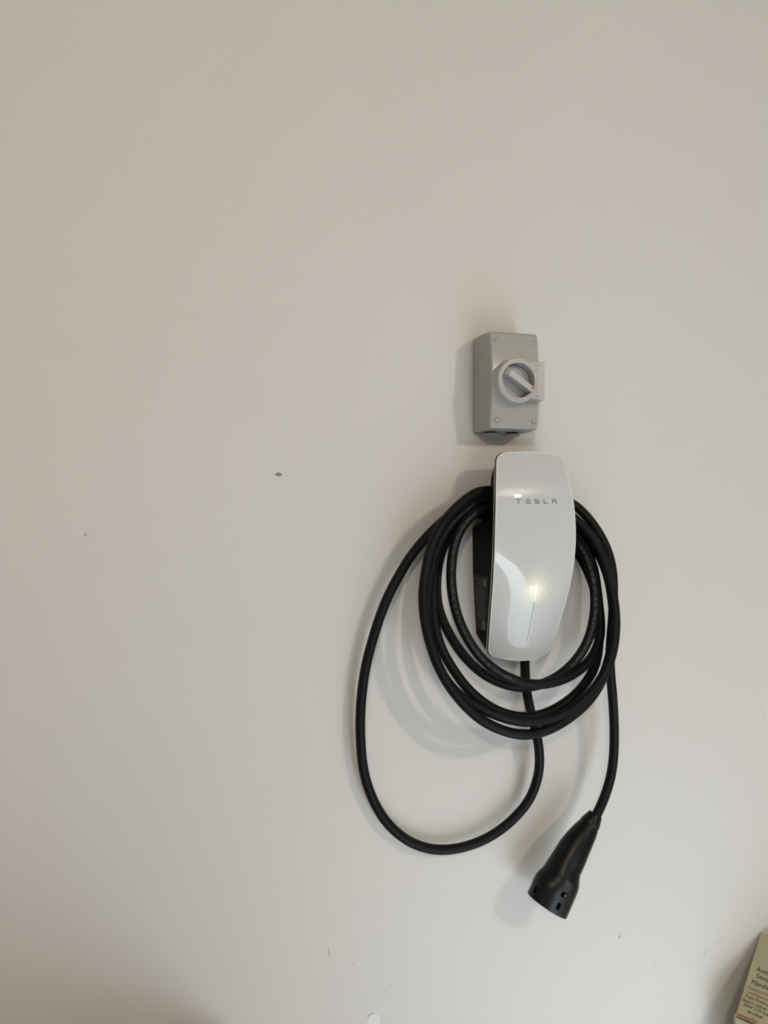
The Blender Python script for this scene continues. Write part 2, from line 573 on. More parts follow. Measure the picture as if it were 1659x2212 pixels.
pd_ = np.polyfit(EZ - 1.33, EDD, 4)
pw_ = np.polyfit(EZ - 1.33, EW, 4)
ZT, ZB = 1.4992, 1.1500


def edge_d(z):
    z = min(max(z, 1.145), 1.50)
    q = min(max((z - 1.33) / 0.09, 0.0), 1.0)
    z = z - 0.013 * q * q * (3 - 2 * q)
    return float(np.polyval(pd_, z - 1.33))


def half_w(z):
    z = min(max(z, 1.145), 1.50)
    return float(np.polyval(pw_, z - 1.33))


def bulge(z):
    q = min(max((1.385 - z) / 0.15, 0.0), 1.0)
    return 0.0020 + 0.0148 * q * q * (3 - 2 * q)


def face_d(x, z):
    w = half_w(z)
    u = (x - X0) / w
    return edge_d(z) + bulge(z) * (1 - u * u)


def plate_pt(u, v, grow=0.0, back=0.0):
    """u in [-1,1], v in [0,1] top to bottom; rounded shield outline"""
    zt, zb = ZT + grow, ZB - grow
    vv = 0.5 - 0.5 * math.cos(math.pi * v)
    vv = 0.75 * vv + 0.25 * v
    z = zt + (zb - zt) * vv
    w = half_w(z) + grow
    rt, rb = 0.0155, 0.0125
    if z > zt - rt:
        q = (z - (zt - rt)) / rt
        w = w - rt + rt * math.sqrt(max(0.0, 1 - q ** 2.0))
    elif z < zb + rb:
        q = ((zb + rb) - z) / rb
        w = w - rb + rb * math.sqrt(max(0.0, 1 - q ** 2.0))
    x = X0 + u * w
    sag = 0.0062 * max(0, (vv - 0.8) / 0.2) - 0.0018 * max(0, (0.15 - vv) / 0.15)
    z2 = z + sag * (u * u)
    ww = half_w(z)
    uu = (x - X0) / ww
    d = edge_d(z) + bulge(z) * (1 - uu * uu) - back
    return (x, -d, z2)


def plate(name, grow, back, thick, m, bev):
    NU, NV = 29, 81
    vs, fs = [], []
    for j in range(NV):
        for i in range(NU):
            vs.append(plate_pt(-1 + 2 * i / (NU - 1), j / (NV - 1), grow, back))
    for j in range(NV):
        for i in range(NU):
            x, y, z = vs[j * NU + i]
            vs.append((x, y + thick, z))
    N = NU * NV
    for j in range(NV - 1):
        for i in range(NU - 1):
            a = j * NU + i
            fs.append((a, a + 1, a + NU + 1, a + NU))
            fs.append((N + a, N + a + NU, N + a + NU + 1, N + a + 1))
    border = [i for i in range(NU)] + [j * NU + NU - 1 for j in range(1, NV)] + [(NV - 1) * NU + i for i in range(NU - 2, -1, -1)] + [j * NU for j in range(NV - 2, 0, -1)]
    for k in range(len(border)):
        a, b = border[k], border[(k + 1) % len(border)]
        fs.append((a, b, N + b, N + a))
    o = pydata(name, vs, fs, m)
    bevel(o, bev, 3, 50)
    return o


ch = empty('wall_charger', (X0, 0, ZB), 'white glass fronted car charger with black housing mounted on wall below the isolator', 'car charger')
face = under(ch, plate('faceplate', 0.0, 0.0, 0.0035, M['glass'], 0.0012))
seal_ = under(ch, plate('face_seal', 0.0007, 0.0032, 0.0040, M['gap'], 0.0004))
bez = under(ch, plate('bezel', 0.0012, 0.0056, 0.0022, M['bezel'], 0.0006))
bez['label'] = 'thin silver rim'



def outline_tube(name, grow, back, r, m):
    NV = 121
    ring = [plate_pt(-1 + 2 * i / 24, 0.0, grow, back) for i in range(25)]
    ring += [plate_pt(1.0, j / (NV - 1), grow, back) for j in range(1, NV)]
    ring += [plate_pt(1 - 2 * i / 24, 1.0, grow, back) for i in range(1, 25)]
    ring += [plate_pt(-1.0, 1 - j / (NV - 1), grow, back) for j in range(1, NV - 1)]
    P = np.array(ring)
    keep = [0]
    for i in range(1, len(P)):
        if np.linalg.norm(P[i] - P[keep[-1]]) > 0.0008:
            keep.append(i)
    P = P[keep]
    n = len(P)
    vs, fs = [], []
    K = 10
    for i in range(n):
        T = P[(i + 1) % n] - P[i - 1]
        T /= np.linalg.norm(T)
        a1 = np.array([0.0, -1.0, 0.0]) - T * (-T[1])
        a1 /= np.linalg.norm(a1)
        a2 = np.cross(T, a1)
        for k in range(K):
            a = 2 * math.pi * k / K
            vs.append(tuple(P[i] + r * (math.cos(a) * a1 + math.sin(a) * a2)))
    for i in range(n):
        for k in range(K):
            a, b = i * K + k, i * K + (k + 1) % K
            c, d = ((i + 1) % n) * K + k, ((i + 1) % n) * K + (k + 1) % K
            fs.append((a, b, d, c))
    return pydata(name, vs, fs, m, smooth=True)


rim = under(ch, outline_tube('glass_edge', -0.0004, 0.0009, 0.0011, M['rim']))
rim['label'] = 'bright polished edge of the glass'

# black housing behind the faceplate
rows = [(1.493, 0.050, 0.006), (1.480, 0.0575, 0.012), (1.456, 0.0630, 0.021), (1.42, 0.0665, 0.025), (1.392, 0.0679, 0.027), (1.3730, 0.0682, None), (1.34, 0.0682, None), (1.30, 0.0674, None),
        (1.26, 0.0656, None), (1.22, 0.0632, None), (1.189, 0.0612, None), (1.180, 0.0600, -0.014), (1.163, 0.0545, -0.030)]
vs, fs = [], []
for z, hw, bk in rows:
    df = edge_d(z) - 0.0075
    hwf = min(hw, half_w(z) - 0.004)
    db = 0.0 if bk is None else (-bk if bk < 0 else df - bk)
    c = 0.006
    vs += [(X0 - hw, -db, z), (X0 - hw, -(df - c), z), (X0 - hwf, -df, z), (X0 + hwf, -df, z), (X0 + hw, -(df - c), z), (X0 + hw, -db, z)]
n = 6
for j in range(len(rows) - 1):
    for k in range(n):
        a, b = j * n + k, j * n + (k + 1) % n
        fs.append((a, b, b + n, a + n))
fs += [tuple(range(n)), tuple(range((len(rows) - 1) * n, len(rows) * n))]
housing = under(ch, bevel(pydata('housing', vs, fs, M['black']), 0.0015, 2, 45))

# mounting plate on the wall behind the cable coil
bm = bmesh.new()
add_box(bm, (X0, -0.0025, 1.405), (0.10, 0.005, 0.07))
under(ch, bevel(obj('mounting_plate', bm, M['black']), 0.001))
# cable gland under the housing
gl = at(1134, 1425, 0.030)
bm = bmesh.new()
add_cyl(bm, (gl[0], -0.030, 1.195), (gl[0], -0.030, 1.172), 0.0125, 0.0118, seg=32)
under(ch, bevel(obj('cable_gland', bm, M['black']), 0.001))


def bars_on_face(name, quads, m, parent, lift=0.0006, h=0.0008):
    """thin raised bars that follow the curved glass; each quad is (x0, z0, x1, z1)"""
    vs, fs = [], []
    for x0, z0, x1, z1 in quads:
        N = 4
        b = len(vs)
        for i in range(N + 1):
            x = x0 + (x1 - x0) * i / N
            for z in (z0, z1):
                for hh in (-0.0004, lift):
                    vs.append((x, -(face_d(x, z) + hh), z))
        for i in range(N):
            a = b + 4 * i
            c = a + 4
            fs += [(a + 1, c + 1, c + 3, a + 3), (a, a + 2, c + 2, c), (a, c, c + 1, a + 1), (a + 2, a + 3, c + 3, c + 2)]
        fs += [(b, b + 1, b + 3, b + 2), (b + 4 * N, b + 4 * N + 2, b + 4 * N + 3, b + 4 * N + 1)]
    return child_of(parent, pydata(name, vs, fs, m))


# wordmark TESLA
def fx(px, py):
    """world x, z on the glass at a photo pixel"""
    d = 0.1
    for _ in range(12):
        p = at(px, py, d)
        d = face_d(p[0], p[2])
    p = at(px, py, d)
    return p[0], p[2]


LW, LH, TH = 0.0079, 0.0072, 0.00125
letters = [('T', 1115.2), ('E', 1135.8), ('S', 1155.4), ('L', 1174.2), ('A', 1192.6)]
for ch_, px in letters:
    x, z = fx(px, 1083.2)
    x1 = fx(px + 9.3, 1083.2)[0]
    zt, zb = z + LH / 2, z - LH / 2
    zm = z
    t = TH
    w = x1 - x
    if ch_ == 'T':
        q = [(x, zt - t, x1, zt), (x + w / 2 - t / 2, zb, x + w / 2 + t / 2, zt - t - 0.0006)]
    elif ch_ == 'E':
        q = [(x, zt - t, x1, zt), (x, zm - t / 2, x1, zm + t / 2), (x, zb, x1, zb + t)]
    elif ch_ == 'S':
        q = [(x, zt - t, x1, zt), (x, zm - t / 2, x + t, zt - t), (x + t, zm - t / 2, x1 - t, zm + t / 2), (x1 - t, zb + t, x1, zm + t / 2), (x, zb, x1, zb + t)]
    elif ch_ == 'L':
        q = [(x, zb, x + t, zt), (x + t, zb, x1, zb + t)]
    else:
        q = [(x, zt - t, x1, zt), (x, zm - t / 2 + 0.0002, x1, zm + t / 2 + 0.0002), (x, zb, x + t, zm - t / 2), (x1 - t, zb, x1, zm - t / 2)]
    lo_ = bars_on_face('wordmark_letter', q, M['letter'], face)

# indicator light slit down the middle of the glass
zs_top, zs_bot = fx(1163, 1262)[1], fx(1140, 1383)[1]
zs_mid = fx(1160, 1300)[1]


def slit(name, z0, z1, w0, w1, m, lift):
    N = 16
    vs, fs = [], []
    for i in range(N + 1):
        t = i / N
        z = z0 + (z1 - z0) * t
        w = w0 + (w1 - w0) * t
        for x in (X0 - w / 2, X0 + w / 2):
            for hh in (-0.0003, lift):
                vs.append((x, -(face_d(x, z) + hh), z))
    for i in range(N):
        a, c = 4 * i, 4 * i + 4
        fs += [(a + 1, c + 1, c + 3, a + 3), (a, a + 2, c + 2, c), (a, c, c + 1, a + 1), (a + 2, a + 3, c + 3, c + 2)]
    fs += [(0, 1, 3, 2), (4 * N, 4 * N + 2, 4 * N + 3, 4 * N + 1)]
    return child_of(face, pydata(name, vs, fs, m))


M['led_white'] = mat('led_white', (0.9, 0.9, 0.85), 0.4, emit=(1.0, 0.97, 0.80, 1.8))
M['led_green'] = mat('led_green', (0.6, 0.9, 0.6), 0.4, emit=(0.12, 1.0, 0.45, 0.9))
zg = fx(1161, 1281)[1]
o = slit('indicator_light', zs_top, zg, 0.0010, 0.0018, M['led_white'], 0.0007)
o['label'] = 'glowing white slit light'
o = slit('indicator_light', zg, zs_mid, 0.0018, 0.0010, M['led_green'], 0.0007)
o['label'] = 'glowing green end of slit light'
slit('slit_line', zs_mid, zs_bot, 0.0007, 0.0003, M['slit'], 0.0005)
gd = bpy.data.lights.new('indicator_glow', 'POINT')
gd.energy = 0.012
gd.specular_factor = 0.0
gd.color = (1.0, 0.90, 0.50)
gd.shadow_soft_size = 0.003
go = bpy.data.objects.new('indicator_glow', gd)
COL.objects.link(go)
go.location = (X0, -(face_d(X0, zg) + 0.0200), zg)
go.parent = ch
go.matrix_parent_inverse = Matrix.Translation(-ch.location)

# rating label on the left flank
def side_x(z):
    zz = [r[0] for r in rows][::-1]
    return X0 - lerp(z, zz, [r[1] for r in rows][::-1])


def side_pt(px, py):
    x = X0 - 0.066
    for _ in range(8):
        d = None
        r = ray(px, py)
        t = (x - CAM[0]) / r[0]
        p = CAM + r * t
        x = side_x(p[2])
    return p


def side_quad(bm, corners, lift, th=0.0006):
    ps = [side_pt(*c) for c in corners]
    vs = [bm.verts.new((side_x(p[2]) - lift - th, p[1], p[2])) for p in ps] + [bm.verts.new((side_x(p[2]) + 0.0004, p[1], p[2])) for p in ps]
    for f in ((0, 1, 2, 3), (7, 6, 5, 4), (0, 4, 5, 1), (1, 5, 6, 2), (2, 6, 7, 3), (3, 7, 4, 0)):
        bm.faces.new([vs[i] for i in f])


LT, LB = ((1024.4, 1241), (1055.2, 1247)), ((1031, 1356), (1051, 1364))


def lab(u, v):
    a = np.array(LT[0]) * (1 - u) + np.array(LT[1]) * u
    b = np.array(LB[0]) * (1 - u) + np.array(LB[1]) * u
    return tuple(a * (1 - v) + b * v)


bm = bmesh.new()
side_quad(bm, [lab(0, 0), lab(1, 0), lab(1, 1), lab(0, 1)], 0.0)
label_o = child_of(housing, obj('rating_label', bm, M['label']))
label_o['label'] = 'dark rating label with fine print'
bm = bmesh.new()
for k in range(7):
    v = 0.055 + 0.018 * k
    side_quad(bm, [lab(0.08 + (0.2 if k in (2, 3, 4) else 0), v), lab(0.62, v), lab(0.62, v + 0.009), lab(0.08 + (0.2 if k in (2, 3, 4) else 0), v + 0.009)], 0.0002)
for k in range(22):
    v = 0.22 + 0.026 * k
    u1 = random.uniform(0.65, 0.93)
    side_quad(bm, [lab(0.08, v), lab(u1, v), lab(u1, v + 0.011), lab(0.08, v + 0.011)], 0.0002)
po = child_of(housing, obj('label_print', bm, M['label_print']))
po['kind'] = 'stuff'
for u0, u1, v0, v1 in ((0.66, 0.88, 0.06, 0.185), (0.55, 0.86, 0.82, 0.99)):
    bm = bmesh.new()
    side_quad(bm, [lab(u0, v0), lab(u1, v0), lab(u1, v1), lab(u0, v1)], 0.0002)
    child_of(housing, obj('label_patch', bm, M['label_pale']))

# ------------------------------------------------------------------ charging cable
CR = 0.0081
segs = []


def S(name, *pts):
    segs.append((name, pts))


def W(x, d, z):
    return ('w', x, d, z)


def top(dl, zl):
    """over the housing's neck, from its left flank to its right"""
    return (W(0.535, dl, zl - 0.004), W(0.583, dl, zl + 0.004), W(0.630, dl, zl - 0.006))


S('drop', W(gl[0], 0.030, 1.176), (1134, 1450, .031), (1137, 1490, .032), (1144, 1528, .035), (1153, 1562, .040), (1161, 1595, .045), (1166, 1638, .042), (1162, 1679, .036),
  (1143.6, 1727.5, .030), (1106, 1772, .026), (1057.6, 1808, .023), (1001.6, 1830, .021), (945.5, 1836, .020), (889.5, 1821, .020), (841, 1783.6, .020), (809, 1735, .021), (786.7, 1671.5, .023),
  (779, 1604, .026), (779, 1529.5, .028), (788.6, 1447, .030), (805, 1381.5, .033), (822.5, 1327, .036), (842, 1279.5, .038), (863.7, 1240, .040), (887.6, 1201, .041), (913.6, 1169, .041), (945, 1136, .039), (985, 1104, .030), (1025, 1084, .020))
S('over', *top(.016, 1.418))
S('q_right', (1240, 1186, .026), (1255, 1205, .032), (1271, 1237, .040), (1282, 1265, .046), (1291, 1310, .052), (1294, 1350, .058), (1293, 1400, .066), (1284, 1443, .075), (1258, 1485, .086), (1222, 1518, .095),
  (1180, 1541, .100))
S('q_bottom', (1140, 1550, .101), (1100, 1545, .100), (1055, 1526, .096))
S('q_left', (1008, 1486, .088), (982, 1451, .080), (960, 1415, .072), (944, 1375, .064), (937, 1330, .058), (936, 1290, .055), (940, 1230, .050), (951, 1190, .046), (971, 1155, .042), (999, 1126, .039), (1033, 1102, .037))
S('over', *top(.036, 1.402))
S('d_right', (1238, 1160, .052), (1252, 1178, .064), (1266, 1203, .076), (1277, 1235, .083), (1284, 1270, .086), (1286, 1300, .087), (1283, 1335, .088), (1274, 1375, .088), (1258, 1408, .088), (1236, 1436, .087),
  (1205, 1462, .086), (1165, 1480, .084))
S('c_left', (1122, 1485, .083), (1085, 1477, .080), (1042, 1455, .073), (1000, 1415, .062), (971, 1371, .051), (954, 1335, .044), (944, 1300, .038), (943, 1250, .033), (948, 1210, .030), (958, 1180, .027), (974, 1153, .024), (1001, 1126, .020), (1034, 1105, .017))
S('over', *top(.017, 1.397))
S('e_right', (1240, 1148, .042), (1256, 1166, .054), (1272, 1196, .062), (1284, 1236, .064), (1290, 1275, .064), (1293, 1305, .064), (1297, 1340, .064), (1297, 1372, .066), (1289, 1402, .072), (1270, 1431, .083), (1240, 1456, .095),
  (1200, 1473, .104))
S('d_left', (1150, 1479, .107), (1100, 1465, .104), (1044, 1427, .098), (1004, 1369, .091), (987, 1328, .087), (979, 1295, .084), (974.5, 1258, .081), (974, 1230, .079), (977, 1200, .076), (983, 1171, .073), (993, 1146, .069), (1010, 1122, .064), (1036, 1100, .059))
S('over', *top(.055, 1.406))
S('o_right', (1240, 1124, .060), (1264, 1150, .066), (1293, 1195, .070), (1312, 1240, .074), (1322, 1290, .077), (1326, 1340, .082), (1322, 1395, .090), (1310, 1443, .099), (1294, 1482, .107), (1266, 1520, .114), (1228, 1552, .119),
  (1184, 1577, .122))
S('o_left', (1132, 1588, .124), (1067, 1571, .124), (1024, 1543, .121), (979, 1494, .117), (946, 1438, .112), (921, 1357, .104), (914, 1300, .099), (915, 1265, .096), (920, 1235, .094), (924, 1207, .091), (931, 1181, .089), (941, 1158, .086), (956, 1131, .081),
  (969, 1114, .077), (987, 1095, .072), (1007, 1078, .067), (1036, 1060, .061))
S('over', *top(.056, 1.440))
S('p_right', (1237, 1117, .064), (1256, 1133, .072), (1276, 1156, .080), (1296, 1189, .086), (1311, 1230, .091), (1322, 1275, .095), (1328, 1312, .097), (1330, 1340, .099), (1327, 1388, .103), (1317, 1430, .108), (1300, 1466, .113), (1276, 1498, .117), (1235, 1533, .120),
  (1185, 1555, .121))
S('p_left', (1140, 1560, .121), (1100, 1554, .119), (1062, 1541, .114), (1017, 1520, .106), (979, 1490, .097), (947, 1441, .089), (930, 1390, .083), (923, 1335, .078), (923, 1290, .074), (930, 1235, .070), (942, 1187, .066), (962, 1148, .061), (990, 1116, .055), (1030, 1084, .047))
S('over', *top(.037, 1.432))
S('tail', (1230, 1083, .044), (1259, 1106, .052), (1289, 1144, .060), (1310.5, 1184, .066), (1322, 1226, .070), (1325, 1274, .072), (1324, 1330, .073), (1319, 1390, .073), (1317.5, 1440, .072), (1321, 1478, .070), (1324.8, 1526.6, .067), (1327, 1581, .065), (1326, 1626, .064),
  (1321, 1671, .064), (1310, 1711, .065), (1297.6, 1742, .067), (1288, 1762, .069), (1281, 1776, .070))

ctrl, cname = [], []
for name, pts in segs:
    for p in pts:
        ctrl.append(np.array([p[1], -p[2], p[3]]) if p[0] == 'w' else at(*p))
        cname.append(name)
ctrl = np.array(ctrl)


def catmull(P, names, n=14):
    out, nm = [], []
    for i in range(len(P) - 1):
        p0, p1, p2, p3 = P[max(i - 1, 0)], P[i], P[i + 1], P[min(i + 2, len(P) - 1)]
        t0 = 0.0
        t1 = t0 + max(1e-6, np.linalg.norm(p1 - p0)) ** 0.5
        t2 = t1 + max(1e-6, np.linalg.norm(p2 - p1)) ** 0.5
        t3 = t2 + max(1e-6, np.linalg.norm(p3 - p2)) ** 0.5
        for k in range(n):
            t = t1 + (t2 - t1) * k / n
            a1 = (t1 - t) / (t1 - t0) * p0 + (t - t0) / (t1 - t0) * p1
            a2 = (t2 - t) / (t2 - t1) * p1 + (t - t1) / (t2 - t1) * p2
            a3 = (t3 - t) / (t3 - t2) * p2 + (t - t2) / (t3 - t2) * p3
            b1 = (t2 - t) / (t2 - t0) * a1 + (t - t0) / (t2 - t0) * a2
            b2 = (t3 - t) / (t3 - t1) * a2 + (t - t1) / (t3 - t1) * a3
            out.append((t2 - t) / (t2 - t1) * b1 + (t - t1) / (t2 - t1) * b2)
            nm.append(i)
    out.append(P[-1])
    nm.append(len(P) - 2)
    return np.array(out), np.array(nm)


raw, rawi = catmull(ctrl, cname)
sl = np.concatenate([[0], np.cumsum(np.linalg.norm(np.diff(raw, axis=0), axis=1))])
STEP = 0.004
NSAMP = int(sl[-1] / STEP) + 1
ss = np.linspace(0, sl[-1], NSAMP)
path = np.stack([np.interp(ss, sl, raw[:, k]) for k in range(3)], 1)
pidx = np.interp(ss, sl, rawi)
sig = 0.013 / STEP
kr = int(3 * sig)
ker = np.exp(-0.5 * (np.arange(-kr, kr + 1) / sig) ** 2)
ker /= ker.sum()
head, tail_ = path[:1], path[-1:]
pad = np.concatenate([2 * head - path[1:kr + 1][::-1], path, 2 * tail_ - path[-kr - 1:-1][::-1]])
path = np.stack([np.convolve(pad[:, k], ker, 'valid') for k in range(3)], 1)
path[:, 1] = np.minimum(path[:, 1], -(CR + 0.0005))
tang = np.gradient(path, axis=0)
tang /= np.linalg.norm(tang, axis=1)[:, None]
svals = np.concatenate([[0], np.cumsum(np.linalg.norm(np.diff(path, axis=0), axis=1))])


def tube_frames(path, tang):
    n = np.array([0.0, -1.0, 0.0]) - tang[0] * (-tang[0][1])
    n /= np.linalg.norm(n)
    N = [n]
    for i in range(1, len(path)):
        n = N[-1] - tang[i] * (N[-1] @ tang[i])
        n /= np.linalg.norm(n)
        N.append(n)
    return np.array(N)


frN = tube_frames(path, tang)
frB = np.cross(tang, frN)
SEG = 18
vs, fs = [], []
for i in range(len(path)):
    for k in range(SEG):
        a = 2 * math.pi * k / SEG
        vs.append(tuple(path[i] + CR * (math.cos(a) * frN[i] + math.sin(a) * frB[i])))
for i in range(len(path) - 1):
    for k in range(SEG):
        a, b = i * SEG + k, i * SEG + (k + 1) % SEG
        fs.append((a, b, b + SEG, a + SEG))
fs += [tuple(range(SEG))[::-1], tuple(range((len(path) - 1) * SEG, len(path) * SEG))]
cab = empty('charging_cable', (float(path[-1][0]), 0, float(path[-1][2])), 'long black charging cable coiled around the white charger with plug hanging at lower right', 'charging cable')
cable = under(cab, pydata('cable', vs, fs, M['rubber'], smooth=True, recalc=False))

# printing along the cable jacket
pix = np.array([pj(p) for p in path])
segname = np.array([cname[int(min(round(i), len(cname) - 1))] for i in pidx])


def find_s(px, py, names):
    m = np.isin(segname, names)
    d = np.hypot(pix[:, 0] - px, pix[:, 1] - py)
    d[~m] = 1e9
    return svals[int(np.argmin(d))]


def cable_text(body, a, b, names, h, th0, m):
    s0, s1 = find_s(*a, names), find_s(*b, names)
    v, f = text_mesh(body)
    L = v[:, 0].max()
    k = abs(s1 - s0) / L
    sgn = 1.0 if s1 > s0 else -1.0
    sy = h / 0.73
    out = []
    for x, y, _ in v:
        s = s0 + sgn * x * k
        c = np.array([np.interp(s, svals, path[:, q]) for q in range(3)])
        T = np.array([np.interp(s, svals, tang[:, q]) for q in range(3)])
        T /= np.linalg.norm(T)
        view = CAM * 0 + np.array([-0.45, -1.0, 0.0])
        n0 = view - T * (view @ T)
        n0 /= np.linalg.norm(n0)
        up = np.cross(n0, T * sgn)
        th = th0 + (y * sy - h / 2) / CR
        out.append(c + (CR + 0.00025) * (math.cos(th) * n0 + math.sin(th) * up))
    return child_of(cable, pydata('cable_print', out, f, m, recalc=False))


LONG = 'EN 50620 YEDA-HEUR 5G6+5x0.5 450/750V VOLEX 62893 IEC 123  CE  CQC EV-EYU 5x6+5x0.5 450/750V GB/T 33594 1106540-11'
cable_text(LONG, (1022, 1113), (1108, 1470), ['d_left'], 0.0049, 0.20, M['print'])
cable_text('EVC H07BQ25-F EN 50620 YEDA-HEUR 5G6+5x0.5 450/750V VOLEX 62893 IEC 123 CE CQC EV-EYU', (1234, 1440), (1254, 1180), ['d_right'], 0.0049, 0.05, M['print'])
cable_text('EVC H07BQ25-F EN 50620 YEDA-HEUR 5G6+5x0.5', (1222, 1466), (1297, 1352), ['e_right'], 0.0050, -0.85, M['print_faint'])
cable_text('450/750V VOLEX 62893 IEC 123 CE CQC EV-EYU 5x6+5x0.5 450/750V', (943, 1240), (1075, 1473), ['c_left'], 0.0050, 0.85, M['print_faint'])
cable_text('VOLEX CE 450/750V 5x0.5', (1052, 1075), (966, 1140), ['q_left', 'p_left'], 0.0046, 0.1, M['print_faint'])
cable_text('1106540-11 GB/T 33594 450/750V 5x6+5x0.5', (1321, 1500), (1326, 1625), ['tail'], 0.0048, 0.75, M['print_faint'])

# ------------------------------------------------------------------ plug (hand-held connector)
DP = 0.068


def zpt(x, y):
    return at(1100 + x / 6.9125, 1720 + y / 6.9125, DP)


axis0, axis1 = zpt(1287, 275), zpt(550, 1610)
ad_ = axis1 - axis0
AL = np.linalg.norm(ad_)
ad_ /= AL
side = np.array([-ad_[2], 0, ad_[0]])
if side[0] < 0:
    side = -side
front = np.array([0.0, -1.0, 0.0])


def prof_of(pts):
    t, o_ = [], []
    for p in pts:
        q = zpt(*p) - axis0
        t.append(q @ ad_)
        o_.append(q @ side)
    idx = np.argsort(t)
    return np.array(t)[idx], np.array(o_)[idx]


tl, ol = prof_of([(1215, 225), (1130, 310), (1000, 430), (880, 560), (780, 690), (680, 850), (600, 980), (540, 1080), (440, 1150), (385, 1240), (330, 1370), (296, 1440)])
tr, orr = prof_of([(1357, 325), (1330, 420), (1250, 610), (1150, 820), (1090, 960), (1020, 1100), (1000, 1190), (985, 1330), (940, 1460), (870, 1620), (803, 1765)])
NT = 90
PSEG = 40
tgrid = np.linspace(0.0, AL, NT)
lo_s = np.interp(tgrid, tl, ol)
hi_s = np.interp(tgrid, tr, orr)
ks = np.exp(-0.5 * (np.arange(-4, 5) / 1.8) ** 2)
ks /= ks.sum()


def smooth1(a):
    p = np.concatenate([2 * a[0] - a[1:5][::-1], a, 2 * a[-1] - a[-5:-1][::-1]])
    return np.convolve(p, ks, 'valid')


lo_s, hi_s = smooth1(lo_s), smooth1(hi_s)


def depth_tilt(t):
    return 0.004 * t / AL


def plug_pt(t, ang, lift=0.0):
    l, h = np.interp(t, tgrid, lo_s), np.interp(t, tgrid, hi_s)
    c, w = (l + h) / 2, (h - l) / 2
    dpt = min(w * 0.97, 0.031)
    ca, sa = math.cos(ang), math.sin(ang)
    return axis0 + ad_ * t + side * (c + (w + lift) * ca) + front * ((dpt + lift) * sa + depth_tilt(t))


rings = []
rings.append([axis0 + ad_ * 0.002 + side * ((lo_s[0] + hi_s[0]) / 2 + (CR - 0.001) * math.cos(2 * math.pi * k / PSEG)) + front * ((CR - 0.001) * math.sin(2 * math.pi * k / PSEG)) for k in range(PSEG)])
for t in tgrid:
    rings.append([plug_pt(t, 2 * math.pi * k / PSEG) for k in range(PSEG)])
for t, li in ((AL + 0.0012, -0.0010), (AL + 0.0012, -0.0040), (AL - 0.020, -0.0045)):
    rings.append([plug_pt(AL, 2 * math.pi * k / PSEG, li) + ad_ * (t - AL) for k in range(PSEG)])
vs = [tuple(p) for r in rings for p in r]
fs = []
for j in range(len(rings) - 1):
    for k in range(PSEG):
        a, b = j * PSEG + k, j * PSEG + (k + 1) % PSEG
        fs.append((a, b, b + PSEG, a + PSEG))
fs += [tuple(range(PSEG)), tuple(range((len(rings) - 1) * PSEG, len(rings) * PSEG))]
plug = under(cab, pydata('plug_connector', vs, fs, M['plug'], smooth=True))
plug.data.set_sharp_from_angle(angle=math.radians(42))
plug['label'] = 'black hand-held charging plug with ribbed grip'

# strain relief collar
bm = bmesh.new()
vs, fs = [], []
CT = [(-0.0012, 0.0), (0.0, 0.0007), (0.0175, 0.0009), (0.0190, 0.0)]
for t, li in CT:
    for k in range(PSEG):
        vs.append(tuple(plug_pt(max(t, 0.0), 2 * math.pi * k / PSEG, li) + ad_ * min(t, 0.0)))
for j in range(len(CT) - 1):
    for k in range(PSEG):
        a, b = j * PSEG + k, j * PSEG + (k + 1) % PSEG
        fs.append((a, b, b + PSEG, a + PSEG))
bm.free()
child_of(plug, pydata('strain_collar', vs, fs, M['plug_rib'], smooth=True))


def t_of(x, y):
    return (zpt(x, y) - axis0) @ ad_


# grip ribs
vs, fs = [], []
tA, tB = t_of(1215, 470), t_of(895, 1010)
nr = 30
for i in range(nr):
    t = tA + (tB - tA) * i / (nr - 1)
    b = len(vs)
    NA = 22
    hwid = (tB - tA) / (nr - 1) * 0.30
    for k in range(NA + 1):
        a = math.radians(116) + math.radians(-168) * k / NA
        l2 = 0.0013 * min(1.0, 6 * min(k, NA - k) / NA)
        vs += [tuple(plug_pt(t - hwid, a, -0.0003)), tuple(plug_pt(t - hwid * 0.4, a, l2)), tuple(plug_pt(t + hwid * 0.4, a, l2)), tuple(plug_pt(t + hwid, a, -0.0003))]
    for k in range(NA):
        p, q = b + 4 * k, b + 4 * k + 4
        for j in range(3):
            fs.append((p + j, p + j + 1, q + j + 1, q + j))
ribs = child_of(plug, pydata('grip_ribs', vs, fs, M['plug_rib'], smooth=False))
ribs['kind'] = 'stuff'


def plug_patch(name, t0, t1, a0, a1, lift, m, base=-0.0006):
    N = 6
    vs, fs = [], []
    for i in range(N + 1):
        t = t0 + (t1 - t0) * i / N
        for j in range(N + 1):
            a = a0 + (a1 - a0) * j / N
            vs.append(tuple(plug_pt(t, a, lift)))
    n0 = len(vs)
    for i in range(N + 1):
        t = t0 + (t1 - t0) * i / N
        for j in range(N + 1):
            a = a0 + (a1 - a0) * j / N
            vs.append(tuple(plug_pt(t, a, base)))
    for i in range(N):
        for j in range(N):
            a = i * (N + 1) + j
            fs.append((a, a + 1, a + N + 2, a + N + 1))
    border = [j for j in range(N + 1)] + [i * (N + 1) + N for i in range(1, N + 1)] + [N * (N + 1) + j for j in range(N - 1, -1, -1)] + [i * (N + 1) for i in range(N - 1, 0, -1)]
    for k in range(len(border)):
        a, b = border[k], border[(k + 1) % len(border)]
        fs.append((a, b, n0 + b, n0 + a))
    return child_of(plug, pydata(name, vs, fs, m, smooth=False))


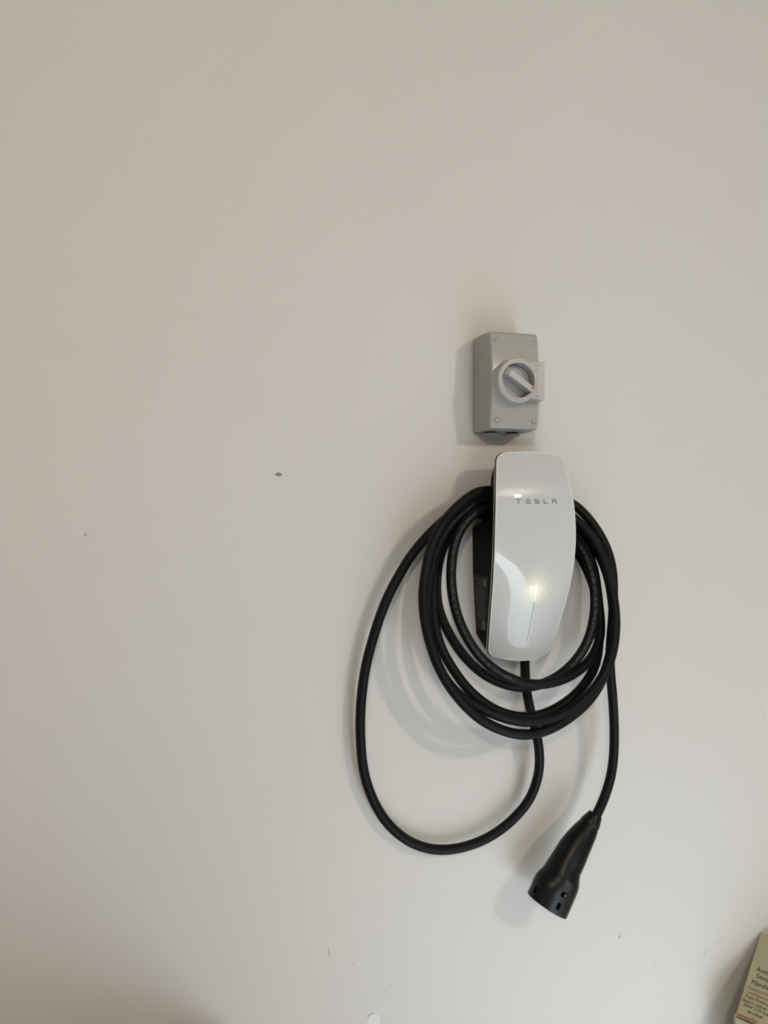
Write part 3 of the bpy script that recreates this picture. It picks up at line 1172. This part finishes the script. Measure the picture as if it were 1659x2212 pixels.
def plug_ang(x, y):
    """front-surface angle at a photo position (zoomed pixels)"""
    best = None
    px = np.array([1100 + x / 6.9125, 1720 + y / 6.9125])
    for t in np.linspace(0, AL, 120):
        for a in np.linspace(0.02, math.pi - 0.02, 90):
            e = np.hypot(*(pj(plug_pt(t, a)) - px))
            if best is None or e < best[0]:
                best = (e, t, a)
    return best[1], best[2]


for x, y, dt, da in ((390, 1400, 0.0052, 0.07), (740, 1645, 0.0054, 0.08), (818, 1472, 0.0042, 0.12)):
    t, a = plug_ang(x, y)
    plug_patch('slot', t - dt, t + dt, a - da, a + da, 0.0002, M['plug_slot'])  # flat black plates paint the shade inside recessed slots
t, a = plug_ang(832, 1480)
plug_patch('latch_window', t - 0.0022, t + 0.0026, a - 0.05, a + 0.05, 0.0006, M['plug_mark'])

# embossed hexagon with a curl
t0_, a0_ = plug_ang(872, 1370)


def mark_line(pts, w):
    """polyline in local (side, up) metres about the mark centre, laid on the connector surface"""
    vs, fs = [], []
    hw = np.interp(t0_, tgrid, (hi_s - lo_s) / 2)

    def surf(p, lift):
        # local x runs around the body to the right, local y back along the axis
        return tuple(plug_pt(t0_ - p[1], a0_ - p[0] / hw, lift))
    pts = [np.array(p, float) for p in pts]
    for i, p in enumerate(pts):
        d = pts[min(i + 1, len(pts) - 1)] - pts[max(i - 1, 0)]
        nn = np.array([-d[1], d[0]]) / max(1e-9, np.linalg.norm(d)) * w / 2
        vs += [surf(p + nn, -0.0002), surf(p + nn, 0.0004), surf(p - nn, 0.0004), surf(p - nn, -0.0002)]
    for i in range(len(pts) - 1):
        a = 4 * i
        for j in range(3):
            fs.append((a + j, a + j + 1, a + j + 5, a + j + 4))
    return vs, fs


hexp = [(0.0058 * math.sin(math.radians(60 * k + 25)), 0.0062 * math.cos(math.radians(60 * k + 25))) for k in range(7)]
curl = [(0.0028 * math.cos(math.radians(150 - 30 * k)) * (1 if k < 9 else 0.4), 0.0028 * math.sin(math.radians(150 - 30 * k))) for k in range(10)]
v1, f1 = mark_line(hexp, 0.0007)
v2, f2 = mark_line(curl, 0.0009)
vs = v1 + v2
fs = f1 + [tuple(i + len(v1) for i in f) for f in f2]
child_of(plug, pydata('hexagon_mark', vs, fs, M['plug_mark']))

# ------------------------------------------------------------------ cardboard carton (only its flap reaches the frame)
A = at(1643.5, 2014, 0.003)
PH = math.radians(60.0)
hdir = np.array([math.cos(PH), -math.sin(PH), 0.0])
dB = 0.06
for _ in range(40):
    B = at(1589, 2193.5, dB)
    c = (A - B) @ hdir
    dB -= -c * 0.5 if False else 0
    B2 = at(1589, 2193.5, dB + 0.001)
    g = (((A - B2) @ hdir) - c) / 0.001
    dB -= c / g * 0.5
B = at(1589, 2193.5, dB)
e_up = A - B
FL = np.linalg.norm(e_up)
e_up /= FL
nrm = np.cross(hdir, e_up)
if nrm[0] > 0:
    nrm = -nrm
back = -nrm
CL, CWD = 0.28, 0.095        # along the flap's hinge, and away from it
box_in = np.array([math.sin(PH), math.cos(PH), 0.0])   # from the printed front to the back panel
ct = empty('cardboard_carton', (float(B[0]), float(B[1]), 0.0), 'open cardboard fruit carton with printed flap leaning on wall at lower right corner', 'carton')
TH_C = 0.004


def plate3(name, o, u, v, w, lu, lv, th, m, parent=None):
    """slab with corner o, edges u*lu, v*lv, thickness w*th"""
    vs = []
    for k in (0, th):
        for a, b in ((0, 0), (lu, 0), (lu, lv), (0, lv)):
            vs.append(tuple(np.array(o) + u * a + v * b + w * k))
    fs = [(0, 1, 2, 3), (7, 6, 5, 4), (0, 4, 5, 1), (1, 5, 6, 2), (2, 6, 7, 3), (3, 7, 4, 0)]
    ob = pydata(name, vs, fs, m)
    bevel(ob, 0.0012, 2, 40)
    return ob


zc = np.array([0, 0, 1.0])
Bz = float(B[2])
hb = Bz - 0.002
flap = under(ct, plate3('top_flap', B, hdir, e_up, back, CL, FL, TH_C, M['card']))
flap['label'] = 'printed cardboard flap'
base = np.array([B[0], B[1], 0.0])
out_n = -box_in
under(ct, plate3('side_panel', base, hdir, zc, out_n, CL, hb, TH_C, M['card']))
under(ct, plate3('side_panel', base + box_in * CWD, hdir, zc, box_in, CL, hb, TH_C, M['card']))
under(ct, plate3('end_panel', base, box_in, zc, -hdir, CWD, hb, TH_C, M['card']))
under(ct, plate3('end_panel', base + hdir * CL, box_in, zc, hdir, CWD, hb, TH_C, M['card']))
under(ct, plate3('bottom_panel', base + zc * 0.001, hdir, box_in, zc, CL, CWD, TH_C, M['card']))
dn = np.array([0, 0, -1.0])
under(ct, plate3('top_flap', base + hdir * (CL + 0.006) + zc * hb, box_in, dn * 0.97 + hdir * 0.24, hdir, CWD, FL, TH_C, M['card']))


def flap_text(body, zx, zy, cap_z, m, bold=0.0, squeeze=0.92):
    px, py = 1500 + zx / 8.78, 1960 + zy / 8.78
    p = hit_plane(px, py, B, nrm)
    upx = np.array([54.5, -179.5]) / 187.6 * (cap_z / 8.78)
    q = hit_plane(px + upx[0], py + upx[1], B, nrm)
    h = np.linalg.norm(q - p)
    v, f = text_mesh(body, 1.0, 'LEFT', bold)
    s = h / 0.73
    vs = [tuple(p + hdir * (x * s * squeeze) + e_up * (y * s) + nrm * 0.0004) for x, y, _ in v]
    o = pydata('flap_print', vs, f, m, recalc=False)
    return child_of(flap, o)


for body, x, y, cap, mname, bold in (
        ('Australian', 1170, 1200, 88, 'ink', 0.0), ('Seedless', 1168, 1330, 88, 'ink', 0.0), ('Mandarins', 1075, 1440, 88, 'ink', 0.0),
        ('Grown and Packed in', 1003, 1530, 50, 'ink_red', 0.012), ('and Exported by', 1040, 1635, 50, 'ink_red', 0.012),
        ('Fresh Produce Group', 968, 1700, 55, 'ink_soft', 0.004), ('Shed X, Sydney Markets', 905, 1768, 55, 'ink_soft', 0.004), ('NSW 2129 Australia', 930, 1868, 55, 'ink_soft', 0.004),
        ('fpg.com.au', 1008, 1992, 50, 'ink_soft', 0.02), ('summerina', 808, 2042, 62, 'ink_red', 0.02)):
    flap_text(body, x, y, cap, M[mname], bold)
